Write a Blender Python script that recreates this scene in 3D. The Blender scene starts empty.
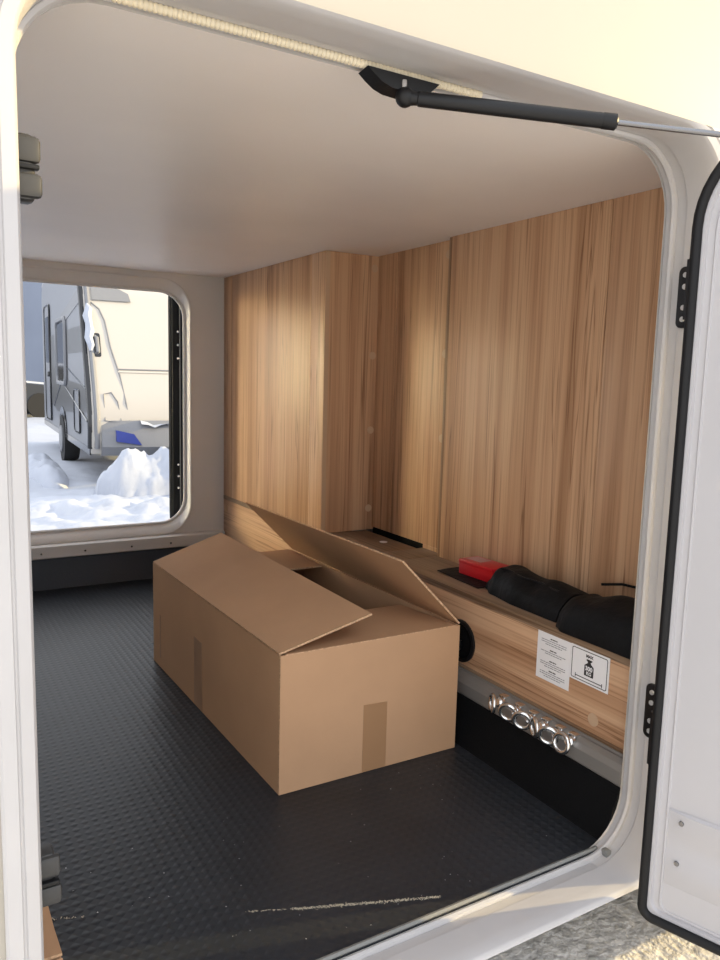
import bpy, bmesh, math, random
from mathutils import Vector, Matrix, noise as mnoise
random.seed(7)
scene = bpy.context.scene
COL = scene.collection

# ------------------------------------------------------------------ camera
YAW, PITCH, ROLL, FPX = math.radians(30.7916), math.radians(-7.6347), math.radians(1.5112), 763.9
f = Vector((math.sin(YAW)*math.cos(PITCH), math.cos(YAW)*math.cos(PITCH), math.sin(PITCH)))
r = Vector((math.cos(YAW), -math.sin(YAW), 0)); u = r.cross(f)
r2 = math.cos(ROLL)*r + math.sin(ROLL)*u; u2 = -math.sin(ROLL)*r + math.cos(ROLL)*u
cam = bpy.data.cameras.new('camera'); cam.lens = FPX/960*36; cam.sensor_width = 36; cam.clip_start = .02; cam.clip_end = 300
co = bpy.data.objects.new('camera', cam); COL.objects.link(co)
m = Matrix((r2, u2, -f)).transposed().to_4x4(); m.translation = Vector((0, -.886, .85)); co.matrix_world = m
scene.camera = co

# ------------------------------------------------------------------ world, sun, exposure
SUN_DIR = Vector((.96, -.285, .205)).normalized()      # towards the sun: low winter sun, grazing the side of the vehicle
w = bpy.data.worlds.new('sky'); scene.world = w; w.use_nodes = True
bg = w.node_tree.nodes['Background']; bg.inputs[0].default_value = (.92, .95, 1.0, 1); bg.inputs[1].default_value = 1.1
sl = bpy.data.lights.new('sun', 'SUN'); sl.energy = 4.2; sl.color = (1.0, .76, .36); sl.angle = math.radians(.55)
so = bpy.data.objects.new('sun', sl); COL.objects.link(so); so.rotation_euler = SUN_DIR.to_track_quat('Z', 'Y').to_euler()
vs = scene.view_settings; vs.view_transform = 'Standard'; vs.look = 'None'; vs.gamma = 1; vs.use_curve_mapping = False
vs.exposure = 0.88
scene.cycles.sample_clamp_indirect = 0; scene.cycles.blur_glossy = 0.05

# ------------------------------------------------------------------ materials
M = {}
def mat(name, color, rough=.5, metal=0, bump=None, spec=.5, var=None, coat=0):
    """plain procedural material: bump=(scale, strength), var=(scale, amount) colour mottling"""
    mt = bpy.data.materials.new(name); mt.use_nodes = True; M[name] = mt
    nt = mt.node_tree; b = nt.nodes['Principled BSDF']
    b.inputs['Base Color'].default_value = (*color, 1); b.inputs['Roughness'].default_value = rough
    b.inputs['Metallic'].default_value = metal; b.inputs['Specular IOR Level'].default_value = spec
    b.inputs['Coat Weight'].default_value = coat
    tc = nt.nodes.new('ShaderNodeTexCoord')
    if var:
        n = nt.nodes.new('ShaderNodeTexNoise'); n.inputs['Scale'].default_value = var[0]; n.inputs['Detail'].default_value = 5
        nt.links.new(tc.outputs['Object'], n.inputs['Vector'])
        mr = nt.nodes.new('ShaderNodeMapRange'); mr.inputs['From Min'].default_value = .3; mr.inputs['From Max'].default_value = .7
        mr.inputs['To Min'].default_value = 1-var[1]; mr.inputs['To Max'].default_value = 1+var[1]
        nt.links.new(n.outputs['Fac'], mr.inputs['Value'])
        vm = nt.nodes.new('ShaderNodeVectorMath'); vm.operation = 'SCALE'; vm.inputs[0].default_value = color
        nt.links.new(mr.outputs['Result'], vm.inputs['Scale']); nt.links.new(vm.outputs['Vector'], b.inputs['Base Color'])
    if bump:
        n = nt.nodes.new('ShaderNodeTexNoise'); n.inputs['Scale'].default_value = bump[0]; n.inputs['Detail'].default_value = 4
        nt.links.new(tc.outputs['Object'], n.inputs['Vector'])
        bp = nt.nodes.new('ShaderNodeBump'); bp.inputs['Strength'].default_value = bump[1]; bp.inputs['Distance'].default_value = .01
        nt.links.new(n.outputs['Fac'], bp.inputs['Height']); nt.links.new(bp.outputs['Normal'], b.inputs['Normal'])
    return mt

def wood(name, along, light, dark, mid):
    """oak-look laminate; along = grain axis 'z' or 'y'"""
    mt = bpy.data.materials.new(name); mt.use_nodes = True; M[name] = mt
    nt = mt.node_tree; N = nt.nodes; L = nt.links; b = N['Principled BSDF']; b.inputs['Roughness'].default_value = .42
    b.inputs['Specular IOR Level'].default_value = .35
    tc = N.new('ShaderNodeTexCoord')
    def nz(ac, al, detail, dist, rough=.55):
        mp = N.new('ShaderNodeMapping'); mp.inputs['Scale'].default_value = (ac, ac, al) if along == 'z' else (ac, al, ac)
        L.new(tc.outputs['Object'], mp.inputs['Vector'])
        n = N.new('ShaderNodeTexNoise'); n.inputs['Scale'].default_value = 1; n.inputs['Detail'].default_value = detail
        n.inputs['Distortion'].default_value = dist; n.inputs['Roughness'].default_value = rough
        L.new(mp.outputs['Vector'], n.inputs['Vector']); return n.outputs['Fac']
    def ramp(fac, stops):
        cr = N.new('ShaderNodeValToRGB'); e = cr.color_ramp.elements
        while len(e) < len(stops): e.new(.5)
        for el, (p, c) in zip(e, stops): el.position = p; el.color = (*c, 1)
        L.new(fac, cr.inputs['Fac']); return cr.outputs['Color']
    def mixm(a, bb, fac):
        mx = N.new('ShaderNodeMix'); mx.data_type = 'RGBA'; mx.blend_type = 'MULTIPLY'; mx.inputs['Factor'].default_value = fac
        L.new(a, mx.inputs['A']); L.new(bb, mx.inputs['B']); return mx.outputs['Result']
    c = ramp(nz(16, .45, 3, .35), [(.30, dark), (.44, mid), (.58, light), (.72, mid)])
    g = ramp(nz(150, 2.0, 4, .35), [(.28, (.60, .52, .45)), (.47, (.95, .94, .93)), (.62, (1, 1, 1)), (.8, (1.1, 1.09, 1.07))])
    s = ramp(nz(30, .55, 2, 1.1), [(.0, (1, 1, 1)), (.585, (1, 1, 1)), (.605, (.46, .37, .30)), (.63, (1, 1, 1))])
    col = mixm(mixm(c, g, .9), s, .85)
    L.new(col, b.inputs['Base Color'])
    return mt

WL, WM, WD = (.62, .39, .238), (.53, .312, .181), (.39, .212, .115)
wood('oak_vertical', 'z', WL, WD, WM)
wood('oak_lengthwise', 'y', WL, WD, WM)
wood('oak_dark', 'z', (.32, .20, .125), (.20, .11, .06), (.26, .155, .09))
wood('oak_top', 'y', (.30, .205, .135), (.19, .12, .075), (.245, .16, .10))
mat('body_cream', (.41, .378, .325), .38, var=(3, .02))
mat('gelcoat', (.435, .422, .435), .38, var=(3, .02))
mat('frame_white', (.47, .455, .455), .34, var=(9, .03))
mat('interior_white', (.60, .575, .555), .45, var=(4, .03))
mat('ceiling_grey', (.87, .82, .79), .40, var=(3, .03), bump=(40, .02))
mat('black_seal', (.005, .005, .006), .55, spec=.3)
mat('black_plastic', (.007, .0072, .0085), .45, spec=.35, bump=(300, .05))
mat('grey_plastic', (.20, .20, .19), .42)
mat('catch_grey', (.045, .045, .046), .45)
mat('black_fabric', (.0035, .004, .005), .6, spec=.22, bump=(60, .25), var=(14, .3))
mat('red_plastic', (.55, .012, .018), .35)
mat('sticker_white', (.86, .85, .86), .5)
mat('print_black', (.02, .02, .02), .6)
mat('print_grey', (.22, .22, .24), .6)
mat('label_pale', (.55, .30, .28), .5)
mat('aluminium', (.25, .235, .22), .45, metal=.3, bump=(120, .04))
mat('chrome', (.78, .79, .80), .16, metal=1)
mat('steel', (.22, .22, .23), .25, metal=1)
mat('cap_oak', (.54, .365, .235), .5)
mat('cardboard', (.50, .302, .175), .78, spec=.2, var=(5, .06), bump=(90, .05))
mat('cardboard_edge', (.54, .35, .215), .9, spec=.1, var=(220, .35))
mat('packing_tape', (.35, .195, .098), .4)
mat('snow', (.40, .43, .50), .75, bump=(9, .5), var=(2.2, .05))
mat('gravel', (.78, .75, .71), .85, bump=(60, .8), var=(30, .35))
mat('riser_black', (.0035, .0038, .0045), .8, spec=.15, bump=(200, .2))
mat('riser_carpet', (.045, .052, .066), .5, bump=(200, .2))
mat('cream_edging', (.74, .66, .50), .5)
mat('screw_bright', (.72, .73, .74), .32, metal=.6)
mat('caravan_cream', (.47, .445, .41), .35)
mat('caravan_side', (.15, .16, .185), .35)
mat('caravan_dark', (.03, .032, .037), .3)
mat('caravan_grey', (.20, .205, .22), .5, bump=(20, .2))
mat('window_dark', (.012, .013, .016), .12)
mat('tyre', (.012, .012, .013), .8)
mat('glint_blue', (.03, .05, .26), .35)  # reflected blue light put into the colour
mat('bounce_silver', (.76, .82, .93), .30, metal=.95)  # finish of the added van, set to bounce the sun
mat('building_blue', (.20, .225, .28), .8, var=(.6, .08))
mat('sand', (.42, .37, .28), .9)
mat('white_speck', (.8, .8, .8), .8)

def carpet():
    mt = bpy.data.materials.new('rubber_matting'); mt.use_nodes = True; M['rubber_matting'] = mt
    nt = mt.node_tree; N = nt.nodes; L = nt.links; b = N['Principled BSDF']
    b.inputs['Roughness'].default_value = .43; b.inputs['Specular IOR Level'].default_value = .36
    tc = N.new('ShaderNodeTexCoord'); sep = N.new('ShaderNodeSeparateXYZ'); L.new(tc.outputs['Object'], sep.inputs[0])
    def math_(op, a, bb=None):
        n = N.new('ShaderNodeMath'); n.operation = op
        for i, v in enumerate((a, bb)):
            if v is None: continue
            if isinstance(v, (int, float)): n.inputs[i].default_value = v
            else: L.new(v, n.inputs[i])
        return n.outputs[0]
    K = math.pi/.019
    a = math_('SINE', math_('MULTIPLY', math_('ADD', sep.outputs[0], sep.outputs[1]), K))
    c = math_('SINE', math_('MULTIPLY', math_('SUBTRACT', sep.outputs[0], sep.outputs[1]), K))
    h = math_('MAXIMUM', math_('MULTIPLY', a, c), 0.0)
    bp = N.new('ShaderNodeBump'); bp.inputs['Strength'].default_value = .45; bp.inputs['Distance'].default_value = .0016
    L.new(h, bp.inputs['Height']); L.new(bp.outputs['Normal'], b.inputs['Normal'])
    n = N.new('ShaderNodeTexNoise'); n.inputs['Scale'].default_value = 6; n.inputs['Detail'].default_value = 6
    L.new(tc.outputs['Object'], n.inputs['Vector'])
    cr = N.new('ShaderNodeValToRGB'); e = cr.color_ramp.elements
    e[0].position = .3; e[0].color = (.015, .0175, .022, 1); e[1].position = .75; e[1].color = (.024, .0275, .034, 1)
    L.new(n.outputs['Fac'], cr.inputs['Fac']); L.new(cr.outputs['Color'], b.inputs['Base Color'])
carpet()

# ------------------------------------------------------------------ mesh helpers
def bx(bm, x0, x1, y0, y1, z0, z1):
    v = [bm.verts.new(p) for p in ((x0,y0,z0),(x1,y0,z0),(x1,y1,z0),(x0,y1,z0),(x0,y0,z1),(x1,y0,z1),(x1,y1,z1),(x0,y1,z1))]
    fs = [bm.faces.new([v[i] for i in q]) for q in ((0,3,2,1),(4,5,6,7),(0,1,5,4),(1,2,6,5),(2,3,7,6),(3,0,4,7))]
    return v, fs
def box(x0, x1, y0, y1, z0, z1, bev=0):
    bm = bmesh.new(); bx(bm, x0, x1, y0, y1, z0, z1)
    if bev: bmesh.ops.bevel(bm, geom=list(bm.edges), offset=bev, segments=2, affect='EDGES', profile=.5)
    return bm
def loft(rings, caps=False, closed=True):
    bm = bmesh.new(); R = [[bm.verts.new(p) for p in ring] for ring in rings]; n = len(rings[0])
    for a, b in zip(R, R[1:]):
        for i in range(n if closed else n-1):
            j = (i+1) % n
            try: bm.faces.new((a[i], a[j], b[j], b[i]))
            except ValueError: pass
    if caps: bm.faces.new(R[0][::-1]); bm.faces.new(R[-1])
    bmesh.ops.recalc_face_normals(bm, faces=bm.faces) if caps else None
    return bm
def rrect(x0, x1, z0, z1, rad, n=8):
    pts = []
    for cx, cz, a0 in ((x1-rad, z1-rad, 0), (x0+rad, z1-rad, 90), (x0+rad, z0+rad, 180), (x1-rad, z0+rad, 270)):
        for i in range(n+1):
            a = math.radians(a0 + 90*i/n); pts.append((cx+rad*math.cos(a), cz+rad*math.sin(a)))
    return pts
def tube(path, rad, n=8, closed=False, caps=True):
    """path of points, rad number or per-point list"""
    P = [Vector(p) for p in path]; rings = []; N = len(P); up = None
    for i, p in enumerate(P):
        a = P[(i-1) % N] if (closed or i) else P[0]; b = P[(i+1) % N] if (closed or i < N-1) else P[-1]
        t = (b-a).normalized()
        if up is None: up = t.orthogonal().normalized()
        up = (up - t*up.dot(t)).normalized(); s = t.cross(up)
        rr = rad[i] if isinstance(rad, (list, tuple)) else rad
        rings.append([p + (up*math.cos(2*math.pi*k/n) + s*math.sin(2*math.pi*k/n))*rr for k in range(n)])
    if closed: rings.append(rings[0])
    bm = loft(rings, caps=caps and not closed)
    if closed: bmesh.ops.remove_doubles(bm, verts=bm.verts, dist=1e-6); bmesh.ops.recalc_face_normals(bm, faces=bm.faces)
    return bm
def disc(c, axis, rad, depth, n=16, rad2=None):
    """solid disc / cylinder centred base c, along axis"""
    a = Vector(axis).normalized(); uu = a.orthogonal().normalized(); vv = a.cross(uu); c = Vector(c); r2_ = rad if rad2 is None else rad2
    ring = lambda o, rr: [c + a*o + (uu*math.cos(2*math.pi*k/n) + vv*math.sin(2*math.pi*k/n))*rr for k in range(n)]
    return loft([ring(0, rad), ring(depth*.75, rad), ring(depth, r2_*.88)], caps=True)
def obj(name, bm, material, parent=None, base=None, smooth=40, kind=None, label=None, cat=None, group=None):
    me = bpy.data.meshes.new(name); bm.to_mesh(me); bm.free()
    if smooth:
        for p in me.polygons: p.use_smooth = True
        me.set_sharp_from_angle(angle=math.radians(smooth))
    if material: me.materials.append(M[material])
    o = bpy.data.objects.new(name, me); COL.objects.link(o)
    if parent is not None:
        o.parent = parent
        if parent.type == 'EMPTY' and not parent.get('_local'): o.location = -parent.location
    tag(o, label, cat, group, kind)
    return o
def tag(o, label=None, cat=None, group=None, kind=None):
    if label: o['label'] = label
    if cat: o['category'] = cat
    if group: o['group'] = group
    if kind: o['kind'] = kind
    return o
def empty(name, loc=(0,0,0), label=None, cat=None, group=None, kind=None, local=False, rotz=0):
    o = bpy.data.objects.new(name, None); COL.objects.link(o); o.location = loc; o.rotation_euler.z = rotz; o.empty_display_size = .05
    if local: o['_local'] = 1
    return tag(o, label, cat, group, kind)
def merge(*bms):
    out = bmesh.new()
    for b in bms:
        me = bpy.data.meshes.new('tmp'); b.to_mesh(me); b.free(); out.from_mesh(me); bpy.data.meshes.remove(me)
    return out
def text_bm(s, size, bold=0):
    cu = bpy.data.curves.new('lettering', 'FONT'); cu.body = s; cu.size = size; cu.align_x = 'CENTER'; cu.align_y = 'CENTER'; cu.offset = bold; cu.extrude = .0002
    o = bpy.data.objects.new('lettering', cu); COL.objects.link(o)
    dg = bpy.context.evaluated_depsgraph_get(); me = bpy.data.meshes.new_from_object(o.evaluated_get(dg))
    bm = bmesh.new(); bm.from_mesh(me); bpy.data.meshes.remove(me); bpy.data.objects.remove(o); bpy.data.curves.remove(cu)
    return bm

# ------------------------------------------------------------------ main dimensions
CEIL, FAR, XR, XP, ZL = 1.245, 2.203, 1.345, 1.160, .335
YO = -.085                                   # outer skin plane of the camera-side wall
OP = (.10, 1.126, -.006, 1.241, .105)        # near opening x0 x1 z0 z1 r
FO = (-.06, .994, .231, 1.169, .10)          # far opening
XLW = -.16                                   # left end of the garage

def ring(op, inset, y, n=8):
    x0, x1, z0, z1, rad = op
    return [(x, y, z) for x, z in rrect(x0+inset, x1-inset, z0+inset, z1-inset, max(rad-inset, .004), n)]

# ------------------------------------------------------------------ structure: room shell
obj('floor', box(XLW, 1.10, .0, FAR+.03, -.03, 0), 'rubber_matting', kind='structure', label='dark grey ribbed rubber matting on the garage floor')
obj('ceiling', box(XLW, XR+.04, .0, FAR+.03, CEIL, CEIL+.03), 'ceiling_grey', kind='structure', label='smooth pale grey garage ceiling')
obj('wall_left', box(XLW-.03, XLW, 0, FAR+.03, -.03, CEIL+.03), 'interior_white', kind='structure', label='white end wall of the garage beside the door')
# near wall: outer skin and inner lining with the door hole
outer = [(x, YO, z) for x, z in rrect(-.6, 4.6, -.016, 2.15, .001)]
obj('wall_front', loft([outer, [(x, y, min(max(z, -.0145), OP[3]+.004)) for x, y, z in ring(OP, -.036, YO)]]), 'body_cream', kind='structure', label='white outer side wall of the motorhome around the hatch')
inner = [(x, .012, z) for x, z in rrect(XLW, XR+.04, -.03, CEIL+.03, .001)]
lin = loft([ring(OP, .004, .012), inner])
obj('wall_front_lining', lin, 'interior_white', kind='structure', label='white inner lining around the hatch')
# vehicle roof and outer ends, far skin
obj('roof', box(-.6, 4.6, YO, FAR+.09, 2.1, 2.15), 'gelcoat', kind='structure', label='white roof of the motorhome')
obj('wall_rear_end', box(-.62, -.6, YO, FAR+.09, -.05, 2.15), 'gelcoat', kind='structure', label='white rear end wall of the motorhome')
obj('wall_far_end', box(4.6, 4.62, YO, FAR+.09, -.05, 2.15), 'gelcoat', kind='structure', label='white cab end wall of the motorhome')
obj('underfloor', box(-.6, 4.6, .06, FAR+.0, -.12, -.031), 'riser_black', kind='structure', label='dark underside of the garage floor')

obj('wall_front_shade_skirt', box(1.55, 4.6, YO, YO+.02, -.25, -.016), 'gelcoat', kind='structure', label='unseen white skirt added right of the hatch to shade the ground')  # added out of view to hold low sun off the ground below the sill
obj('wall_end_shade_skirt', box(4.58, 4.6, YO, FAR+.09, -.32, -.016), 'gelcoat', kind='structure', label='unseen white skirt added at the cab end to shade the ground')  # added out of view to stop sun running under the floor

# near hatch frame
fr = empty('trim_1', (.61, -.04, 0), kind='structure', label='white moulded frame of the open hatch')
prof = [(-.036, YO), (-.036, YO-.006), (-.033, YO-.009), (-.020, YO-.010), (-.0185, YO-.0075), (-.0165, YO-.0075), (-.015, YO-.010),
        (-.003, YO-.008), (0, YO-.004), (0, YO+.02), (.0012, YO+.034), (.0012, YO+.055), (-.002, YO+.058), (-.002, -.014), (-.001, -.008), (.001, .010)]
cl_ = lambda ps: [(x, y, min(max(z, -.014), OP[3]+.004)) for x, y, z in ps]
obj('jamb', loft([cl_(ring(OP, i, y, 12)) for i, y in prof]), 'frame_white', fr)
lipc = ring(OP, .0005, -.005, 14)
obj('edge_seal', tube(lipc, .0062, 8, closed=True), 'frame_white', fr)
# knurled edging along the top
path, rad = [], []
n = 92*6
for i in range(n+1):
    x = .205 + (.70-.205)*i/n; path.append((x, -.0085, OP[3]-.0020)); rad.append(.0044 + .0014*abs(math.sin(math.pi*i/6)))
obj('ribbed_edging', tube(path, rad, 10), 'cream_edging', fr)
# sill
sill = merge(box(.19, 1.03, YO-.004, -.012, -.020, -.0062, .003))
obj('sill_plate', sill, 'frame_white', fr)
obj('drain_clip', box(1.056, 1.068, -.022, -.008, -.002, .010, .002), 'grey_plastic', fr)
obj('sill_gasket', tube([(.16, .006, .001), (.4, .006, .001), (.7, .006, .001), (1.06, .006, .001)], .0045, 6), 'grey_plastic', fr)

# far wall with its hatch opening
FR = (-.10, 1.020, .182, 1.222, .125)
farw = [(x, FAR, z) for x, z in rrect(XLW, XP+.02, .13, CEIL+.02, .001, 10)]
obj('wall_back', loft([ring(FR, 0, FAR, 10), farw]), 'interior_white', kind='structure', label='white far wall of the garage with a second hatch')
f2 = empty('window_1', (.46, FAR, .2), kind='structure', label='rounded white frame of the far hatch opening')
prof = [(FR, -.002, FAR+.001), (FR, .0, FAR-.008), (FR, .004, FAR-.010), (FR, .010, FAR-.008), (FO, -.012, FAR+.030), (FO, -.008, FAR+.030), (FO, -.004, FAR+.028), (FO, 0, FAR+.032), (FO, .0, FAR+.037), (FO, -.03, FAR+.045), (FO, -.03, FAR+.085)]
obj('frame', loft([ring(o_, i, y, 10) for o_, i, y in prof]), 'interior_white', f2)
bm = bmesh.new()
pts = [(FAR-.002, .183), (FAR-.022, .180), (FAR-.028, .176), (FAR-.026, .132), (FAR-.020, .128), (FAR, .128)]
A = [bm.verts.new((XLW+.005, y, z)) for y, z in pts]; B = [bm.verts.new((XP-.004, y, z)) for y, z in pts]
for i in range(len(pts)-1): bm.faces.new((A[i], B[i], B[i+1], A[i+1]))
bm.faces.new(B); obj('sill_lip', bm, 'interior_white', f2)
for x in (.42, .58, .76, .92, 1.10): obj('screw', disc((x, FAR-.027, .150), (0,-1,0), .004, .002, 10), 'steel', f2)
obj('wall_back_riser', box(XLW, XP, FAR+.004, FAR+.03, 0, .13), 'riser_carpet', kind='structure', label='dark lower riser under the far hatch')
farsk = [(x, FAR+.09, z) for x, z in rrect(-.6, 4.6, -.03, 2.15, .001)]
obj('wall_back_skin', loft([ring(FO, -.02, FAR+.09), farsk]), 'gelcoat', kind='structure', label='white outer skin on the far side')

# right wall: oak-look panels
wr = empty('wall_right', (XR, 1.0, ZL), kind='structure', label='oak-look laminate wall panels on the right')
XF, XN = 1.356, 1.328                        # far panels sit back, near panels stand proud
for y0, y1, x0 in ((1.193, 1.305, XF), (.875, 1.190, XF), (.312, .876, XN), (.0125, .309, XN)):
    obj('panel', box(x0, XR+.03, y0, y1, ZL+.011 if x0 == XF else ZL-.1, CEIL, .0008), 'oak_vertical', wr)
obj('filler_strip', box(XF, XR+.03, .8895, 1.0, ZL-.05, ZL+.0105), 'oak_vertical', wr)
obj('dark_strip', box(XN-.0003, XR+.03, .8763, .889, ZL-.1, CEIL, .003), 'oak_dark', wr)  # narrow strip of darker oak at the far end of the near panels
obj('backing', box(XF+.008, XR+.034, .0125, 1.31, ZL-.1, CEIL), 'riser_black', wr)
for z in (1.206, .925, .678): obj('screw_cap', disc((XF+.0002, .926, z), (-1,0,0), .0125, .0016, 16), 'cap_oak', wr)

# boxed cupboard in the far corner
cb = empty('boxed_cupboard', (1.25, 1.75, ZL), 'tall oak-look boxed-in cupboard projecting beside the white far wall', 'cupboard')
for y0, y1 in ((1.307, 1.401), (1.4025, 2.112), (2.1135, FAR)):
    obj('front_panel', box(XP, XP+.016, y0, y1, ZL+.001, CEIL-.001, .0006), 'oak_vertical', cb)
obj('side_panel', box(XP+.0165, XR+.03, 1.3065, 1.322, ZL+.001, CEIL-.001), 'oak_vertical', cb)
obj('edge_strip', box(XP+.0004, XP+.016, 1.3055, 1.3068, ZL+.001, CEIL-.001), 'cap_oak', cb)
for z in (1.205, .923, .676, .41): obj('screw_cap', disc((XF-.014, 1.3066, z), (0,-1,0), .0125, .0016, 16), 'cap_oak', cb)

# bench ledge under the wall
lg = empty('bench_ledge', (1.25, 1.1, .15), 'low oak-look ledge with lengthwise grain running along the right wall', 'ledge')
obj('front_panel', box(XP, XP+.016, .0125, FAR-.001, .15, ZL-.0165, .0006), 'oak_lengthwise', lg)
obj('top_panel', box(XP-.001, XN-.001, .0125, .8885, ZL-.016, ZL, .0008), 'oak_top', lg)
obj('top_panel', box(XP-.001, XF-.001, .8895, .998, ZL-.016, ZL, .0008), 'oak_top', lg)
obj('top_panel', box(XP-.001, XP+.12, 1.304, FAR-.001, ZL-.016, ZL, .0008), 'oak_top', lg)
obj('top_panel', box(XP-.001, XF-.024, 1.0, 1.303, ZL-.016, ZL, .0008), 'oak_top', lg)
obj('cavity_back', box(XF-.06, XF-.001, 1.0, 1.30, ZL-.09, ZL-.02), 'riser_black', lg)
obj('screw_cap', disc((XP+.0002, .121, .181), (-1,0,0), .0135, .0016, 18), 'cap_oak', lg)
obj('screw_cap', disc((XP+.0002, 2.17, .283), (-1,0,0), .0135, .0016, 18), 'cap_oak', lg)
obj('screw_cap', disc((1.285, 1.115, ZL-.0002), (0,0,1), .0125, .0016, 18), 'sticker_white', lg)

# round cable grommet in the ledge front
gm = empty('cable_grommet', (XP, .55, .16), 'round black cable opening in the ledge beside the carton', 'grommet')
circ = lambda rr, x, n=28: [(x, .548+rr*math.cos(2*math.pi*k/n), .211+rr*math.sin(2*math.pi*k/n)) for k in range(n)]
obj('rim', loft([circ(.053, XP), circ(.053, XP-.005), circ(.049, XP-.007), circ(.044, XP-.006), circ(.043, XP-.0008)]), 'black_plastic', gm)
obj('hole', loft([circ(.043, XP-.0008), circ(.001, XP-.0008)]), 'riser_black', gm)
obj('hose', tube([(XP-.001, .56, .20), (XP-.02, .555, .195), (XP-.032, .55, .18)], .016, 12), 'black_plastic', gm)

# black riser below the rail
obj('wall_right_riser', loft([[(x, y, z) for x, z in ((1.083, 0), (1.1205, .0995), (XP-.002, .0995), (XP-.002, 0))] for y in (.0125, FAR)], caps=True), 'riser_black', kind='structure', label='black carpeted riser under the lashing rail')

# lashing rail
rl = empty('lashing_rail', (1.12, 1.1, .12), 'grey aluminium lashing rail below the wooden ledge', 'rail')
prof = [(XP-.001, .1495), (1.150, .1485), (1.147, .1445), (1.141, .1445), (1.138, .147), (1.126, .141), (1.121, .134), (1.119, .130), (1.119, .104), (1.122, .100), (XP-.001, .100)]
bm = loft([[(x, y, z) for x, z in prof] for y in (.0125, FAR-.001)], caps=True)
obj('track', bm, 'aluminium', rl, smooth=25)
obj('joint_strip', box(1.1505, XP-.0002, .0125, FAR-.002, .1492, .1525), 'oak_top', rl)

# lashing rings
def torus_pts(c, n1, n2, R, n=22): return [Vector(c) + n1*R*math.cos(2*math.pi*k/n) + n2*R*math.sin(2*math.pi*k/n) for k in range(n)]
RL = ['edge-on chrome lashing ring nearest the carton on the grey rail', 'second chrome lashing ring from the carton, face-on',
      'third chrome lashing ring from the carton, face-on beside its twin', 'fourth chrome lashing ring from the carton, turned edge-on',
      'fifth chrome lashing ring from the carton, face-on', 'last chrome lashing ring, tilted, nearest the white hatch frame']
for (y, yaw, tilt), lab in zip(((.352, -28, 20), (.300, 30, 0), (.256, 34, 0), (.218, -24, 15), (.178, 32, 0), (.142, 2, 25)), RL):
    e = empty('lashing_ring', (1.118, y, .10), lab, 'lashing ring', 'chrome lashing rings on the rail')
    c = Vector((1.097, y, .137)); a = math.radians(yaw); t = math.radians(tilt)
    n1 = Vector((-math.sin(a), math.cos(a), 0)); n2 = Vector((math.sin(t)*.9-.25, 0, math.cos(t))).normalized()
    n2 = (n2 - n1*n2.dot(n1)).normalized()
    obj('loop', tube(torus_pts(c, n1, n2, .0182), .0048, 10, closed=True), 'chrome', e)
    obj('stud', disc((1.122, y-.004, .136), (-1, 0, .25), .011, .014, 14, .008), 'chrome', e)
    obj('foot', box(1.124, 1.139, y-.010, y+.010, .1445, .150, .001), 'chrome', e)

# ------------------------------------------------------------------ stickers on the ledge front
def onface(bm, y, z, mx=0.0):
    """lay a flat xy drawing onto the ledge front, reading towards the camera"""
    # sheet x runs towards smaller y; sheet y runs up
    bmesh.ops.transform(bm, matrix=Matrix(((0,0,-1,XP-.0012-mx), (-1,0,0,y), (0,1,0,z), (0,0,0,1))), verts=bm.verts); return bm
def quad(x0, x1, y0, y1, t=.0003): return box(x0, x1, y0, y1, 0, t)
st = empty('notice_sticker', (XP, .238, .214), 'tall white sticker with four paragraphs of small print', 'sticker')
obj('sheet', onface(box(-.048, .048, -.052, .052, -.0006, .0004), .238, .267), 'sticker_white', st)
rnd = random.Random(3)
def textline(y, x0, x1, h, parts):
    x = x0
    while x < x1:
        wl = rnd.uniform(.004, .011); xe = min(x+wl, x1); parts.append(quad(x, xe, y, y+h)); x = xe + .0014
parts, heads = [], []
for top, lines in ((.041, 3), (.016, 2), (-.008, 3), (-.030, 3)):
    textline(top, -.010, .010, .0022, heads)
    for k in range(lines):
        hw = .036 if k < lines-1 else .024
        textline(top-.0045*(k+1), -hw, hw, .0014, parts)
obj('small_print', onface(merge(*parts), .238, .267, .0006), 'print_grey', st, smooth=0, kind='stuff')
obj('headings', onface(merge(*heads), .238, .267, .0006), 'print_black', st, smooth=0, kind='stuff')

s2 = empty('load_limit_sticker', (XP, .139, .232), 'white sticker with a black MAX 300 KG weight pictogram', 'sticker')
CY, CZ = .139, .2835
obj('sheet', onface(box(-.0505, .0505, -.0365, .0365, -.0006, .0004), CY, CZ), 'sticker_white', s2)
o_ = [(x, z, 0) for x, z in rrect(-.0465, .0465, -.0325, .0325, .004, 4)]; i_ = [(x, z, 0) for x, z in rrect(-.0450, .0450, -.0310, .0310, .003, 4)]
up = lambda ps, d: [(x, y, z+d) for x, y, z in ps]
obj('border', onface(loft([o_, up(o_, .0003), up(i_, .0003), i_]), CY, CZ, .0006), 'print_black', s2, smooth=0)
wt = [(-.012,-.0185),(.012,-.0185),(.012,.003),(.0045,.0085),(.0035,.0115),(.0072,.0135),(.0072,.0165),(-.0072,.0165),(-.0072,.0135),(-.0035,.0115),(-.0045,.0085),(-.012,.003)]
bm = bmesh.new(); lo = [bm.verts.new((x, y, 0)) for x, y in wt]; hi = [bm.verts.new((x, y, .0003)) for x, y in wt]
bm.faces.new(hi); bm.faces.new(lo[::-1])
for i in range(len(wt)): j = (i+1) % len(wt); bm.faces.new((lo[i], lo[j], hi[j], hi[i]))
obj('weight_pictogram', onface(bm, CY, CZ, .0006), 'print_black', s2, smooth=0)
def lettering(name, s, size, x, y, material, mx, bold=.0003):
    b_ = text_bm(s, size, bold); bmesh.ops.translate(b_, vec=(x, y, 0), verts=b_.verts)
    obj(name, onface(b_, CY, CZ, mx), material, s2, smooth=0)
lettering('max_lettering', 'MAX', .0085, 0, .0225, 'print_black', .0008)
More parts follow.
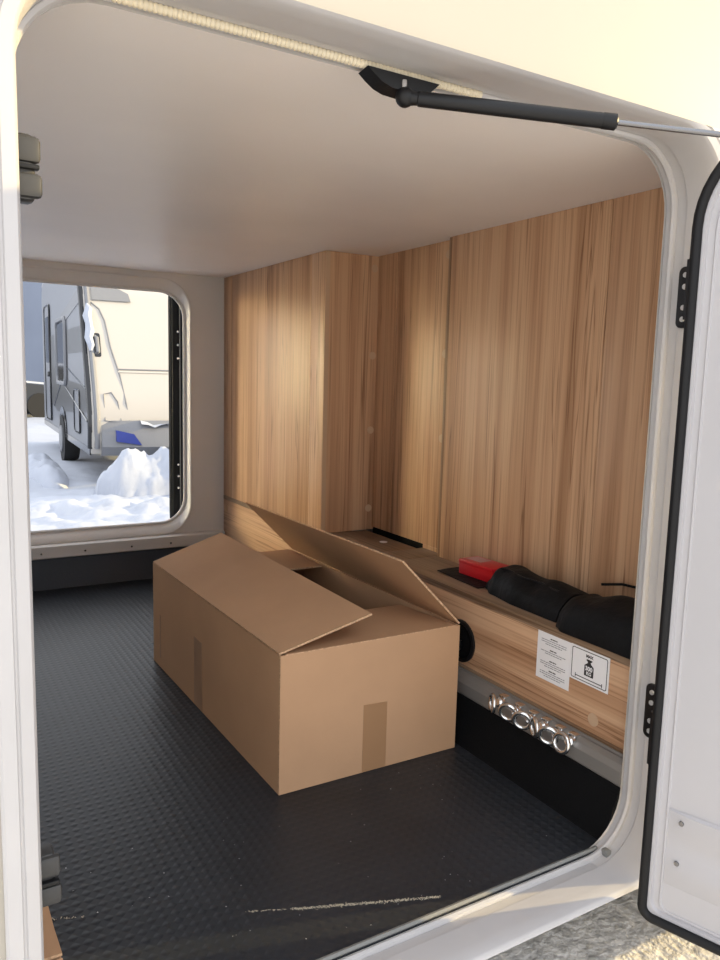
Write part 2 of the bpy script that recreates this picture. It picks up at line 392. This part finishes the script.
lettering('weight_number', '300', .0125, 0, -.0028, 'sticker_white', .0013, .0004)
lettering('unit_lettering', 'KG', .0095, .0005, -.0125, 'sticker_white', .0013, .0003)
obj('span_line', onface(merge(quad(-.034, .034, -.0262, -.0245), quad(-.0355, -.034, -.0295, -.0212), quad(.034, .0355, -.0295, -.0212)), CY, CZ, .0006), 'print_black', s2, smooth=0)

# ------------------------------------------------------------------ black bag and red box on the ledge
def lerp(tab, t):
    for (a, va), (b, vb) in zip(tab, tab[1:]):
        if t <= b: 
            k = (t-a)/(b-a); k = k*k*(3-2*k); return va + (vb-va)*k
    return tab[-1][1]
def bag_sheet(y_hi, y_lo, xf_t, xb_t, h_t, droop_t, ny, nx, amp, seed):
    bm = bmesh.new(); top = []; bot = []
    for j in range(ny+1):
        y = y_hi + (y_lo-y_hi)*j/ny; rowt, rowb = [], []
        xf, xb, h, dr = lerp(xf_t, -y), lerp(xb_t, -y), lerp(h_t, -y), lerp(droop_t, -y)
        for i in range(nx+1):
            s = i/nx; x = xf + (xb-xf)*s
            prof_ = max(0, math.sin(math.pi*min(1, s*.955+.001)))**.45
            z = ZL + .0012 + h*prof_ + amp*h*12*mnoise.noise((x*16+seed, y*11, 0))*prof_*.06
            if x < XP+.01: z = min(z, ZL + .004 + h*prof_) - dr*max(0, (XP+.01-x))/.02
            z = max(z, ZL+.0025 if x > XP-.001 else ZL - dr)
            rowt.append(bm.verts.new((x, y, z))); rowb.append(bm.verts.new((x, y, (ZL+.0008) if x > XP-.002 else z-.004)))
        top.append(rowt); bot.append(rowb)
    for j in range(ny):
        for i in range(nx):
            bm.faces.new((top[j][i], top[j+1][i], top[j+1][i+1], top[j][i+1])); bm.faces.new((bot[j][i], bot[j][i+1], bot[j+1][i+1], bot[j+1][i]))
        bm.faces.new((top[j][0], bot[j][0], bot[j+1][0], top[j+1][0])); bm.faces.new((top[j][nx], top[j+1][nx], bot[j+1][nx], bot[j][nx]))
    for i in range(nx):
        bm.faces.new((top[0][i], top[0][i+1], bot[0][i+1], bot[0][i])); bm.faces.new((top[ny][i], bot[ny][i], bot[ny][i+1], top[ny][i+1]))
    bmesh.ops.recalc_face_normals(bm, faces=bm.faces)
    return bm
bag = empty('tool_bag', (1.25, .4, ZL), 'long soft black bag lying along the ledge, its mouth open', 'bag')
obj('mouth_flap', bag_sheet(.742, .553, [(-.742, 1.222), (-.62, 1.212), (-.553, 1.208)], [(-.742, 1.318), (-.553, 1.322)], [(-.742, .003), (-.6, .003), (-.553, .003)], [(-.8, 0), (0, 0)], 14, 10, .4, 1), 'black_fabric', bag, smooth=60)
obj('body', bag_sheet(.548, .266, [(-.548, 1.228), (-.50, 1.204), (-.40, 1.190), (-.266, 1.188)], [(-.548, 1.318), (-.266, 1.322)], [(-.548, .028), (-.515, .062), (-.45, .066), (-.35, .062), (-.266, .056)], [(-.8, 0), (0, 0)], 40, 16, .5, 4), 'black_fabric', bag, smooth=60)
obj('zip_seam', tube([(1.235+.006*math.sin(k*1.3), .50-.022*k, ZL+.0620-.0008*k) for k in range(10)], .0028, 6), 'black_plastic', bag)
cl = empty('black_cloth', (1.25, .1, ZL), 'large smooth black cloth draped over the ledge end beside the hatch frame', 'cloth')
obj('drape', bag_sheet(.262, .013, [(-.262, 1.200), (-.245, 1.168), (-.215, 1.153), (-.17, 1.153), (-.013, 1.153)], [(-.262, 1.315), (-.013, 1.323)], [(-.262, .052), (-.235, .068), (-.15, .076), (-.013, .092)], [(-.262, .0), (-.23, .002), (-.013, .002)], 30, 18, .25, 9), 'black_fabric', cl, smooth=60)
obj('tie_cord', tube([(1.300, .245, ZL+.078), (1.312, .20, ZL+.088), (1.316, .15, ZL+.090), (1.316, .09, ZL+.094), (1.31, .03, ZL+.092)], .0032, 6), 'black_fabric', cl)
rb = empty('red_box', (1.284, .637, ZL+.0045), 'small bright red box tucked against the oak wall at the bag mouth', 'box', local=True, rotz=math.radians(3))
rb.rotation_euler.x = math.radians(0)
obj('case', box(-.030, .036, -.078, .052, .0, .036, .003), 'red_plastic', rb)
obj('lid', box(-.031, .037, -.079, .053, .029, .040, .003), 'red_plastic', rb)
obj('paper_label', box(-.012, .028, -.012, .042, .040, .0406), 'label_pale', rb)

# ------------------------------------------------------------------ cardboard boxes
def plate(c, thick, nrm):
    """flat quad of 4 corners thickened along nrm"""
    n = Vector(nrm).normalized()*thick; bm = bmesh.new()
    lo = [bm.verts.new(Vector(p)) for p in c]; hi = [bm.verts.new(Vector(p)+n) for p in c]
    bm.faces.new(lo[::-1]); bm.faces.new(hi)
    for i in range(4): j = (i+1) % 4; bm.faces.new((lo[i], lo[j], hi[j], hi[i]))
    bmesh.ops.recalc_face_normals(bm, faces=bm.faces); return bm
def edge_mat(o, thr=.3):
    """narrow side faces of a cardboard sheet show the corrugated core"""
    o.data.materials.append(M['cardboard_edge']); areas = [p.area for p in o.data.polygons]; mx = max(areas)
    for p in o.data.polygons:
        if p.area < mx*.12: p.material_index = 1
A0, B0, C0 = Vector((.619, .443, 0)), Vector((.602, 1.296, 0)), Vector((1.066, .440, 0)); D0 = B0 + C0 - A0
H = .296; T = .005; UZ = Vector((0, 0, 1))
ctn = empty('cardboard_box', ((A0.x+D0.x)/2, (A0.y+D0.y)/2, 0), 'large opened brown cardboard carton on the garage floor, flaps half folded', 'carton')
ex, ey = (C0-A0).normalized(), (B0-A0).normalized()
for a, b, n in ((A0, C0, ey), (B0, D0, -ey), (A0+ey*T, B0-ey*T, ex), (C0+ey*T, D0-ey*T, -ex)):
    o = obj('side', plate([a+UZ*.001, b+UZ*.001, b+UZ*H, a+UZ*H], T, n), 'cardboard', ctn, smooth=0); edge_mat(o)
o = obj('bottom', plate([A0+UZ*.002+ex*T+ey*T, C0+UZ*.002-ex*T+ey*T, D0+UZ*.002-ex*T-ey*T, B0+UZ*.002+ex*T-ey*T], .004, UZ), 'cardboard', ctn, smooth=0)
def flap(a, b, inward, length, ang, ang_b=None, taper=0):
    """flap hinged on a-b, rising by ang degrees above the horizontal along inward"""
    d = (b-a).normalized(); ca, sa = math.cos(math.radians(ang)), math.sin(math.radians(ang))
    v = inward*ca*length + UZ*sa*length; n = -inward*sa + UZ*ca
    a1, b1 = a+UZ*(H+.0015), b+UZ*(H+.0015)
    cb_, sb_ = math.cos(math.radians(ang_b or ang)), math.sin(math.radians(ang_b or ang)); vb = inward*cb_*length + UZ*sb_*length
    o = obj('flap', plate([a1, b1, b1+vb-d*taper, a1+v+d*taper], T*.85, n), 'cardboard', ctn, smooth=0); edge_mat(o)
    return o
flap(A0+ey*.004, B0-ey*.004, ex, .220, 14, 18.5)                     # camera-left long flap, resting half closed
flap(C0+ey*.004, D0-ey*.004, -ex, .228, 45)                    # long flap leaning in from the wall side
flap(A0+ex*.012+UZ*-.004, C0-ex*.012+UZ*-.004, ey, .222, -3)   # near short flap folded in
flap(B0+ex*.012+UZ*-.004, D0-ex*.012+UZ*-.004, -ey, .222, -1)                     # far short flap
tp = lambda y0, y1, z0, z1: plate([A0+ey*y0+UZ*z0, A0+ey*y1+UZ*z0, A0+ey*y1+UZ*z1, A0+ey*y0+UZ*z1], .0006, -ex)
obj('packing_tape', tp(.444, .502, .002, .182), 'packing_tape', ctn, smooth=0)
obj('packing_tape', plate([A0+ex*.196+UZ*.002, A0+ex*.256+UZ*.002, A0+ex*.256+UZ*.152, A0+ex*.196+UZ*.155], .0006, -ey), 'packing_tape', ctn, smooth=0)
obj('packing_tape', tp(.783, .791, .03, .156), 'packing_tape', ctn, smooth=0)

b2 = empty('flat_carton', (0, .14, 0), 'low brown cardboard carton just inside the hatch beneath the lower catch', 'carton')
o = obj('side', box(XLW+.02, .142, .080, .205, .001, .096, .001), 'cardboard', b2)
o = obj('flap', plate([(XLW+.02, .076, .0965), (.1425, .076, .0965), (.138, .207, .0995), (XLW+.02, .207, .0995)], .004, UZ), 'cardboard', b2, smooth=0); edge_mat(o)
o = obj('flap', plate([(.0, .0765, .092), (.1425, .0765, .092), (.146, .055, .070), (.0, .055, .070)], .004, (0,-.6,.7)), 'cardboard', b2, smooth=0); edge_mat(o)

# ------------------------------------------------------------------ hatch catches on the left jamb
for z, lab in ((1.058, 'upper grey plastic hatch catch on the left frame edge'), (.253, 'lower grey plastic hatch catch on the left frame edge')):
    e = empty('hatch_catch', (.105, .02, z-.035), lab, 'catch', 'grey hatch catches on the left frame')
    obj('base', box(.098, .128, .006, .034, z-.034, z+.034, .006), 'catch_grey', e)
    obj('upper_tab', box(.100, .133, .002, .014, z+.004, z+.031, .005), 'catch_grey', e)
    obj('lower_tab', box(.100, .134, .002, .014, z-.031, z-.006, .005), 'catch_grey', e)
    obj('cross_bar', box(.100, .131, -.001, .010, z-.003, z+.002, .0015), 'black_plastic', e)

# ------------------------------------------------------------------ open hatch door on the right
HX, HY = 1.024, -.120; DU = Vector((.320, -.947, 0)).normalized()
DN = Vector((DU.y, -DU.x, 0))                      # outward normal of the door's inner face, towards the camera side
if DN.x > 0: DN = -DN
def door_ring(u0, u1, z0, z1, rad, off, n=8):
    base = Vector((HX, HY, 0)); out = []; rt, rb_ = rad + .05, max(.006, rad*.2)
    for k, (cx, cz, a0, q) in enumerate(((u1-rt, z1-rt, 0, rt), (u0+rt, z1-rt, 90, rt), (u0+rb_, z0+rb_, 180, rb_), (u1-rb_, z0+rb_, 270, rb_))):
        for i in range(n+1):
            an = math.radians(a0 + 90*i/n); out.append(base + DU*(cx+q*math.cos(an)) + DN*off + UZ*(cz+q*math.sin(an)))
    return out
DZ0, DZ1, DW = -.034, 1.232, 1.06
dr = empty('door_1', (HX, HY, DZ0), kind='structure', label='white open hatch door with black rubber seal at right')
def dobj(name, bm, m_, parent=dr, **k): return obj(name, bm, m_, parent, **k)
R_ = [(.004, .012), (.0, .004), (.0, -.028), (.004, -.032)]
rings = [door_ring(i, DW-i, DZ0+i, DZ1-i, .10-i, o) for i, o in R_]
bm = loft([door_ring(.3, DW-.3, DZ0+.3, DZ1-.3, .05, -.002), door_ring(.10, DW-.10, DZ0+.10, DZ1-.10, .05, -.002), door_ring(.022, DW-.022, DZ0+.022, DZ1-.022, .08, -.002), door_ring(.02, DW-.02, DZ0+.02, DZ1-.02, .082, .004)] + [door_ring(.004, DW-.004, DZ0+.004, DZ1-.004, .096, .004)] + rings[1:])
fc = bm.verts[:]
n_ = 36
bm.verts.ensure_lookup_table()
bm.faces.new([bm.verts[i] for i in range(n_)][::-1]); bm.faces.new([bm.verts[len(bm.verts)-n_+i] for i in range(n_)])
bmesh.ops.recalc_face_normals(bm, faces=bm.faces)
dobj('door_leaf', bm, 'gelcoat')
sealc = door_ring(.008, DW-.008, DZ0+.008, DZ1-.008, .092, .006, 12)
dobj('rubber_seal', tube(sealc, .0078, 10, closed=True), 'black_seal')
# pressed relief on the inside: two horizontal creases, a sloping hollow and its screws
def dpt(a, z, off): return Vector((HX, HY, 0)) + DU*a + DN*off + UZ*z
dobj('panel_rim', tube(door_ring(.034, DW-.034, DZ0+.026, DZ1-.034, .07, -.0015), .0020, 6, closed=True), 'gelcoat')
strips = [(.172, -.0015), (.169, .0055), (.140, .0055), (.122, -.0010), (.100, -.0010), (.080, .0065), (.060, .0045), (.040, -.0015)]
bm = loft([[dpt(a, z, o if 0 < k < 4 else -.0015) for k, a in enumerate((.036, .075, .5, DW-.075, DW-.036))] for z, o in strips], closed=False)
for v in bm.verts: pass
bmesh.ops.recalc_face_normals(bm, faces=bm.faces)
dobj('pressed_band', bm, 'gelcoat', smooth=20)
for a, z in ((.058, .155), (.056, .085), (.30, .155), (.30, .085)): dobj('screw', disc(dpt(a, z, .003), DN, .0042, .003, 10), 'steel')
# hinges on the right jamb
for z, lab in ((.996, 'upper'), (.273, 'lower')):
    hg = empty('hinge', (1.12, -.06, z-.05), lab + ' black hinge plate with four bright screws on the right hatch jamb', 'hinge', 'black hatch hinges')
    obj('plate', loft([[(xo, -.057+yy, z+zz) for yy, zz in rrect(-.029+i, .029-i, -.050+i, .050-i, .010, 5)] for xo, i in ((1.1262, 0), (1.1205, 0), (1.119, .002))], caps=True), 'black_plastic', hg)
    obj('knuckle', tube([(1.116, -.084, z-.048), (1.116, -.084, z+.048)], .009, 12), 'black_plastic', hg)
    obj('arm', plate([(1.112, -.090, z-.045), (HX+.006, HY+.006, z-.045), (HX+.006, HY+.006, z+.045), (1.112, -.090, z+.045)], .006, (.3, 1, 0)), 'black_plastic', hg)
    for dz in (.036, .017, -.017, -.036): obj('screw', disc((1.1192, -.0425, z+dz), (-1,0,0), .0046, .003, 12), 'screw_bright', hg)

# ------------------------------------------------------------------ gas strut
S0 = Vector((.568, -.02, 1.207)); S1 = dpt(.30, 1.128, .022)
gs = empty('gas_strut', S0, 'black gas strut with steel rod holding the hatch door open', 'gas strut')
dv = (S1-S0); Ls = dv.length; dn = dv.normalized()
pt = lambda t: S0 + dn*t
e1 = Ls*.405
obj('cylinder', tube([pt(.016), pt(.018), pt(e1-.004), pt(e1-.002), pt(e1)], [.0075, .0094, .0094, .0094, .0072], 18), 'black_plastic', gs)
obj('collar', tube([pt(e1*.93), pt(e1*.93+.001), pt(e1-.002)], [.0094, .0100, .0100], 18), 'black_plastic', gs)
obj('rod', tube([pt(e1-.004), pt(Ls)], .0036, 12), 'steel', gs)
bm = bmesh.new(); bmesh.ops.create_uvsphere(bm, u_segments=16, v_segments=10, radius=.0125, matrix=Matrix.Translation(S0)); obj('socket', bm, 'black_plastic', gs)
obj('neck', tube([pt(.006), pt(.012), pt(.02)], [.0095, .0085, .0080], 14), 'black_plastic', gs)
obj('ball_stud', disc(S0+Vector((-.002, 0, .008)), (0,0,1), .0045, .012, 12), 'chrome', gs)
# half-moon bracket below the top edge
pl = [(.512, 1.2315), (.522, 1.224), (.534, 1.217), (.548, 1.213), (.575, 1.2115), (.592, 1.213), (.606, 1.217), (.622, 1.2315)]
bm = bmesh.new(); a = [bm.verts.new((x, -.020, z+.002)) for x, z in pl]; b = [bm.verts.new((x, .004, z)) for x, z in pl]
bm.faces.new(a[::-1]); bm.faces.new(b)
for i in range(len(pl)): j = (i+1) % len(pl); bm.faces.new((a[i], a[j], b[j], b[i]))
bmesh.ops.recalc_face_normals(bm, faces=bm.faces); obj('mounting_bracket', bm, 'black_plastic', gs)
obj('door_mount', box(S1.x-.012, S1.x+.012, S1.y-.012, S1.y+.012, S1.z-.014, S1.z+.014, .003), 'black_plastic', gs)

# ------------------------------------------------------------------ sand streak and specks on the mat
rnd = random.Random(11); bm = bmesh.new()
def grain(bm, x, y, s):
    a = rnd.uniform(0, 6.3); p = [(x+s*math.cos(a+k*2.09), y+s*math.sin(a+k*2.09), .0004) for k in range(3)]
    v = [bm.verts.new(q) for q in p] + [bm.verts.new((x, y, s*.8))]
    for t in ((0,1,3),(1,2,3),(2,0,3)): bm.faces.new([v[i] for i in t])
def streak(a, b, n, wid):
    for _ in range(n):
        t = rnd.random(); grain(bm, a[0]+(b[0]-a[0])*t + rnd.gauss(0, wid*.6), a[1]+(b[1]-a[1])*t + rnd.gauss(0, wid), rnd.uniform(.0008, .0017))
streak((.50, .126), (.726, .037), 620, .0018); streak((.43, .157), (.52, .118), 60, .0010); streak((.160, .286), (.205, .268), 26, .0013)
obj('sand_streak', bm, 'sand', smooth=0, kind='stuff', label='thin streak of pale sand scattered across the dark mat', cat='sand')
bm = bmesh.new()
for _ in range(60): grain(bm, rnd.uniform(.2, 1.05), rnd.uniform(.03, .42), rnd.uniform(.0006, .0014))
obj('crumbs', bm, 'white_speck', smooth=0, kind='stuff', label='tiny white crumbs dotted over the dark mat', cat='crumbs')

# ------------------------------------------------------------------ far hatch door, opened outwards (seen edge-on)
FH = Vector((.985, FAR+.125, 0)); FU = Vector((.36, .933, 0)).normalized(); FNn = Vector((-FU.y, FU.x, 0))
d2 = empty('door_2', FH + UZ*.17, kind='structure', label='far hatch door swung outwards, seen edge-on with black seal')
fr_ = lambda u0, u1, z0, z1, rad, off: [FH + FU*a + FNn*off + UZ*z for a, z in rrect(u0, u1, z0, z1, rad, 8)]
obj('door_leaf', loft([fr_(.004, 1.0, .17, 1.235, .10, 0), fr_(0, 1.004, .166, 1.239, .10, -.004), fr_(0, 1.004, .166, 1.239, .10, -.03)], caps=True), 'gelcoat', d2)
obj('rubber_seal', tube(fr_(.0, .99, .175, 1.23, .10, .010), .014, 8, closed=True), 'black_seal', d2)
obj('edge_strip', box(FH.x-.014, FH.x+.040, FH.y-.020, FH.y-.006, .200, 1.19, .008), 'black_seal', d2)
obj('edge_bead', tube([(FH.x+.018, FH.y-.022, .25), (FH.x+.018, FH.y-.022, 1.15)], .0025, 6), 'grey_plastic', d2)
for z in (1.02, .965, .91, .46, .41, .36): obj('screw', disc((FH.x+.010, FH.y-.020, z), (0,-1,0), .0055, .003, 10), 'chrome', d2)

# ------------------------------------------------------------------ ground outside
GZ = -.40
def hfield(x0, x1, y0, y1, nx, ny, fn):
    bm = bmesh.new(); V = [[bm.verts.new((x0+(x1-x0)*i/nx, y0+(y1-y0)*j/ny, fn(x0+(x1-x0)*i/nx, y0+(y1-y0)*j/ny))) for i in range(nx+1)] for j in range(ny+1)]
    for j in range(ny):
        for i in range(nx): bm.faces.new((V[j][i], V[j][i+1], V[j+1][i+1], V[j+1][i]))
    return bm
fb = lambda x, y, s: mnoise.fractal((x*s, y*s, .3), .9, 2.0, 5)
def snow_h(x, y):
    k = max(0, 1-abs(y-6.1)/1.3)
    return GZ + .05*fb(x, y, .9) + .03*fb(x+7, y, 3.0) + .10*k*abs(fb(x+3, y, 3.4))
obj('ground_snow', merge(hfield(-.5, 4.5, 2.6, 9.0, 110, 140, snow_h), hfield(-14, -.5, 2.6, 9, 34, 16, snow_h), hfield(4.5, 16, 2.6, 9, 29, 16, snow_h), hfield(-14, 16, 9, 40, 75, 78, snow_h)), 'snow', kind='structure', label='trodden snow on the ground beyond the far hatch', smooth=80)
obj('ground_yard', hfield(-14, 16, -22, 2.6, 60, 50, lambda x, y: GZ), 'gravel', kind='structure', label='grey beige gritty ground outside the hatch')
# snow bank in front of the caravan
def bank_h(x, y):
    e = ((x-3.0)/1.42)**4 + ((y-7.08)/.30)**2
    h = .52*max(0, 1-e)**.55 if e < 1 else 0
    return GZ - .06 + h*(1+.30*fb(x, y, 1.9)) + (.10*fb(x, y, 5) if h > .02 else 0)
obj('snow_bank', hfield(1.4, 4.7, 6.72, 7.38, 100, 30, bank_h), 'snow', smooth=80, label='lumpy heaped snow bank in front of the parked caravan', cat='snow bank')
def bank2(x, y):
    e = ((x-1.36)/.26)**2 + ((y-8.7)/.95)**2
    return GZ - .09 + (.30*max(0, 1-e)**.6)*(1+.35*fb(x, y, 2.2)) + (.03*fb(x, y, 6) if e < 1 else 0)
obj('snow_bank', hfield(1.08, 1.66, 7.7, 9.7, 30, 60, bank2), 'snow', smooth=80, label='low snow drift along the shaded side of the caravan', cat='snow bank')

# ------------------------------------------------------------------ parked caravan
cv = empty('parked_caravan', (1.699, 7.605, GZ), 'parked caravan with sunlit cream front and dark grey side', 'caravan', local=True, rotz=-math.atan2(.059, .998))
W, Lc = 2.3, 5.34
prof = [(0.03, .36), (-.02, .52), (-.02, .78), (.06, 1.02), (.30, 1.52), (.53, 2.08), (.62, 2.24), (.80, 2.36), (1.3, 2.50), (2.4, 2.60), (4.9, 2.66), (5.22, 2.60), (5.33, 2.42), (5.34, .36)]
bm = loft([[(x, y, z) for y, z in prof] for x in (0, W)], caps=True)
body = obj('body', bm, 'caravan_cream', cv, smooth=30)
def front_y(z):
    for (y0, z0), (y1, z1) in zip(prof[:7], prof[1:8]):
        if z0 <= z <= z1: return y0 + (y1-y0)*(z-z0)/(z1-z0)
    return 0
def side_poly(pts, x=-.004, t=.006):
    return loft([[(x, y, z) for y, z in pts], [(x+t, y, z) for y, z in pts]], caps=True)
ss = [.37, .52, .78, 1.02, 1.52, 2.08, 2.24, 2.36]
obj('side_panel', side_poly([(front_y(z)+.05, z) for z in ss[:7]] + [(.86, 2.34), (1.35, 2.47), (2.4, 2.57), (4.88, 2.63), (5.2, 2.56), (5.3, 2.4), (5.31, .37)], -.004), 'caravan_side', cv)
obj('side_decal', side_poly([(.12, .80), (.42, 1.52), (.48, 1.75), (4.95, 1.75), (4.95, .85), (3.2, .66)], -.010), 'caravan_dark', cv)
obj('side_decal', side_poly([(.62, 2.02), (.68, 2.18), (2.6, 1.97), (2.6, 1.82)], -.010), 'caravan_grey', cv)
obj('side_decal', side_poly([(.35, 1.08), (.44, 1.45), (1.8, 1.45), (1.8, 1.12)], -.013, .004), 'caravan_side', cv)
for y0, z0, y1, z1 in ((.25, 1.05, 2.2, 1.32), (.2, .70, 2.9, 1.16), (2.3, 1.2, 3.6, .72)):
    obj('pinstripe', tube([(-.012, y0, z0), (-.012, y1, z1)], .012, 5), 'window_dark', cv)
wnd = obj('side_window', side_poly(rrect(2.05, 2.95, 1.12, 1.86, .10, 5), -.030, .03), 'window_dark', cv)
obj('window_frame', tube([(-.02, y, z) for y, z in rrect(2.0, 3.0, 1.07, 1.91, .12, 5)], .03, 6, closed=True), 'caravan_grey', cv)
dd_ = obj('entrance_door', side_poly(rrect(4.0, 4.75, .48, 2.22, .10, 5), -.016), 'caravan_side', cv)
obj('door_outline', tube([(-.018, y, z) for y, z in rrect(4.0, 4.75, .48, 2.22, .10, 5)], .014, 5, closed=True), 'window_dark', dd_)
obj('door_window', side_poly(rrect(4.15, 4.6, 1.35, 2.05, .06, 4), -.022, .008), 'window_dark', dd_)
obj('door_handle', box(-.05, -.012, 4.06, 4.16, 1.14, 1.22, .01), 'window_dark', dd_)
lk = obj('locker_door', side_poly(rrect(.80, 1.28, .52, 1.02, .06, 5), -.012), 'caravan_side', cv)
obj('locker_outline', tube([(-.014, y, z) for y, z in rrect(.80, 1.28, .52, 1.02, .06, 5)], .011, 5, closed=True), 'window_dark', lk)
obj('wheel_arch', side_poly([(2.55+.42*math.cos(math.radians(a)), .36+.40*math.sin(math.radians(a))) for a in range(0, 181, 15)], -.020, .02), 'window_dark', cv)
obj('wheel', disc((-.03, 2.55, .32), (1,0,0), .32, .2, 24), 'tyre', cv)
obj('wheel_hub', disc((-.032, 2.55, .32), (-1,0,0), .18, .02, 18), 'caravan_grey', cv)
obj('skirt', box(-.012, .004, .08, 5.30, .34, .42), 'window_dark', cv)
# front corner post with ice, front panel lines
fz = [.42, .6, .78, 1.02, 1.3, 1.52, 1.8, 2.08, 2.24]
obj('corner_post', tube([(-.004, front_y(z)+.03, z) for z in fz], .034, 8), 'window_dark', cv)
obj('corner_trim', tube([(.055, front_y(z)-.002, z) for z in fz], .030, 8), 'caravan_grey', cv)
bm = tube([(.045+.012*math.sin(k*2.3), front_y(z)-.03, z) for k, z in enumerate((1.46, 1.52, 1.6, 1.68, 1.76, 1.84, 1.92, 1.98))], [.015, .04, .045, .05, .04, .05, .04, .012], 8)
obj('ice_crust', bm, 'snow', cv)
obj('panel_seam', tube([(x, front_y(z)-.004, z) for x, z in ((.09, 2.0), (.17, 1.93), (.22, 1.8), (.26, 1.5), (.33, 1.2), (.37, .9), (.40, .66), (.52, .58))], .008, 5), 'caravan_grey', cv)
obj('panel_seam', tube([(x, front_y(1.27)-.004, 1.27) for x in (.31, .8, 1.4, 2.1)], .009, 5), 'caravan_grey', cv)
obj('panel_ridge', tube([(x, front_y(1.24)-.002, 1.24) for x in (.31, .8, 1.4, 2.1)], .012, 5), 'caravan_cream', cv)
obj('hatch_outline', tube([(x, front_y(z)-.004, z) for x, z in ((.14, 1.00), (.22, 1.02), (.28, .92), (.31, .70), (.14, .72))], .007, 5, closed=True), 'caravan_grey', cv)
gh = obj('grab_handle', tube([(.10, front_y(1.62)+.004, 1.62), (.115, front_y(1.61)-.03, 1.61), (.12, front_y(1.45)-.03, 1.45), (.105, front_y(1.44)+.004, 1.44)], .022, 8), 'caravan_grey', cv)
obj('handle_recess', loft([[(x, front_y(z)-.003, z) for x, z in rrect(.065, .155, 1.40, 1.66, .02, 4)], [(x, front_y(z)-.007, z) for x, z in rrect(.075, .145, 1.41, 1.65, .02, 4)]], caps=True), 'window_dark', gh)
obj('skylight', loft([[(x, front_y(z)-d, z) for x, z in ((.10, 2.03), (.52, 2.03), (.50, 2.12), (.40, 2.17), (.10, 2.19))] for d in (-.01, .02)], caps=True), 'caravan_grey', cv)
# bumper and hitch cover
bp = [(.10, -.03, .40), (.45, -.10, .40), (1.15, -.17, .40), (1.85, -.10, .40), (2.2, -.03, .40)]
bm = loft([[(x, y+.03, .34) for x, y, z in bp] + [(2.2, .05, .34), (.10, .05, .34)], [(x, y-.03, .44) for x, y, z in bp] + [(2.2, .05, .44), (.10, .05, .44)], [(x, y*.9, .62) for x, y, z in bp] + [(2.2, .05, .60), (.10, .05, .60)], [(x, y*.4, .72) for x, y, z in bp] + [(2.2, .06, .72), (.10, .06, .72)]], caps=True)
obj('bumper', bm, 'caravan_grey', cv, smooth=30)
obj('blue_glint_plate', loft([[(x, y-d, z) for x, y, z in ((.24, -.095, .50), (.50, -.14, .46), (.42, -.125, .58), (.24, -.085, .62))] for d in (-.02, .012)], caps=True), 'glint_blue', cv)  # plate coloured as the blue light reflected on the hitch cover
bm = hfield(.5, 2.2, -.14, .02, 24, 8, lambda x, y: .68+.05*mnoise.noise((x*7, y*7, 0)) + .12*(y+.14))
obj('bumper_snow', bm, 'snow', cv, smooth=80)
bm = hfield(.0, 2.3, .66, 5.2, 46, 60, lambda x, y: min(2.24+.20*(1-math.exp(-(y-.6)*2.2))+.10*(y-.6) if y < 2 else 2.58+.02*(y-2), 2.70) + .045 + .05*mnoise.noise((x*5, y*5, 1)))
obj('roof_snow', bm, 'snow', cv, smooth=80)

# unseen silver van added on the left, its flank throwing sunlight through the far hatch
vo = Vector((.70, -.71, -.07)).normalized(); vn = (vo + SUN_DIR).normalized()         # mirror normal between sun and far hatch
tilt = math.asin(vn.z)
vc = Vector((.46, 2.26, .75)) - vo*6.2
van = empty('sun_bounce_van', (vc.x, vc.y, GZ), 'unseen silver van added left of the far hatch to bounce sunlight inside', 'van', local=True, rotz=math.atan2(vn.x, -vn.y))
vp = [(.02, .35), (.0, .9), (.0+math.tan(tilt)*1.45, 2.35), (.30, 2.5), (1.7, 2.5), (1.92, 2.35), (2.0, .9), (1.98, .35)]
obj('body', loft([[(x, y, z) for y, z in vp] for x in (-2.6, 1.6)], caps=True), 'bounce_silver', van, smooth=20)
obj('bonnet', loft([[(1.6, y, z) for y, z in vp], [(2.0, y*.96+.04, min(z, 1.9)) for y, z in vp], [(2.7, y*.9+.1, min(z, 1.15)) for y, z in vp]], caps=True), 'bounce_silver', van, smooth=30)
for x in (-1.7, 1.9):
    for y in (-.02, 1.82): obj('wheel', disc((x, y, .34), (0,1,0), .34, .2, 20), 'tyre', van)
obj('side_window', box(.75, 1.55, -.012+math.tan(tilt)*.62, .05, 1.52, 2.1, .01), 'window_dark', van)

# snow-covered car and building behind
car = empty('parked_car', (1.58, 21.0, GZ), 'snow-capped dark car far behind, left of the caravan', 'car', local=True, rotz=math.radians(8))
cp = [(-2.1, .35), (-2.15, .7), (-1.5, .88), (-.9, 1.32), (.7, 1.36), (1.0, .88), (2.0, .80), (2.1, .35)]
obj('body', loft([[(x, y, z) for x, z in cp] for y in (-.85, .85)], caps=True), 'caravan_dark', car, smooth=30)
obj('snow_cap', loft([[(x*.97, y, z+dz) for x, z in cp[1:7]] for y, dz in ((-.84, .02), (-.6, .07), (.6, .07), (.84, .02))], closed=False), 'snow', car, smooth=60)
for x in (-1.35, 1.3):
    for y in (-.87, .69): obj('wheel', disc((x, y, .32), (0,1,0), .32, .18, 20), 'tyre', car)
bd = empty('hall_building', (3.2, 27.0, GZ), 'tall blue-grey hall wall in shade far behind the caravan', 'building', local=True, rotz=math.radians(-52))
obj('wall', box(-9, 9, 0, 8, -.1, 7), 'building_blue', bd)
obj('roof_edge', box(-9.2, 9.2, -.2, 8.2, 7, 7.3), 'caravan_grey', bd)
for k in range(-4, 5): obj('wall_rib', box(k*2-.05, k*2+.05, -.04, .01, 0, 7), 'building_blue', bd)

for o in bpy.data.objects:
    if '_local' in o: del o['_local']
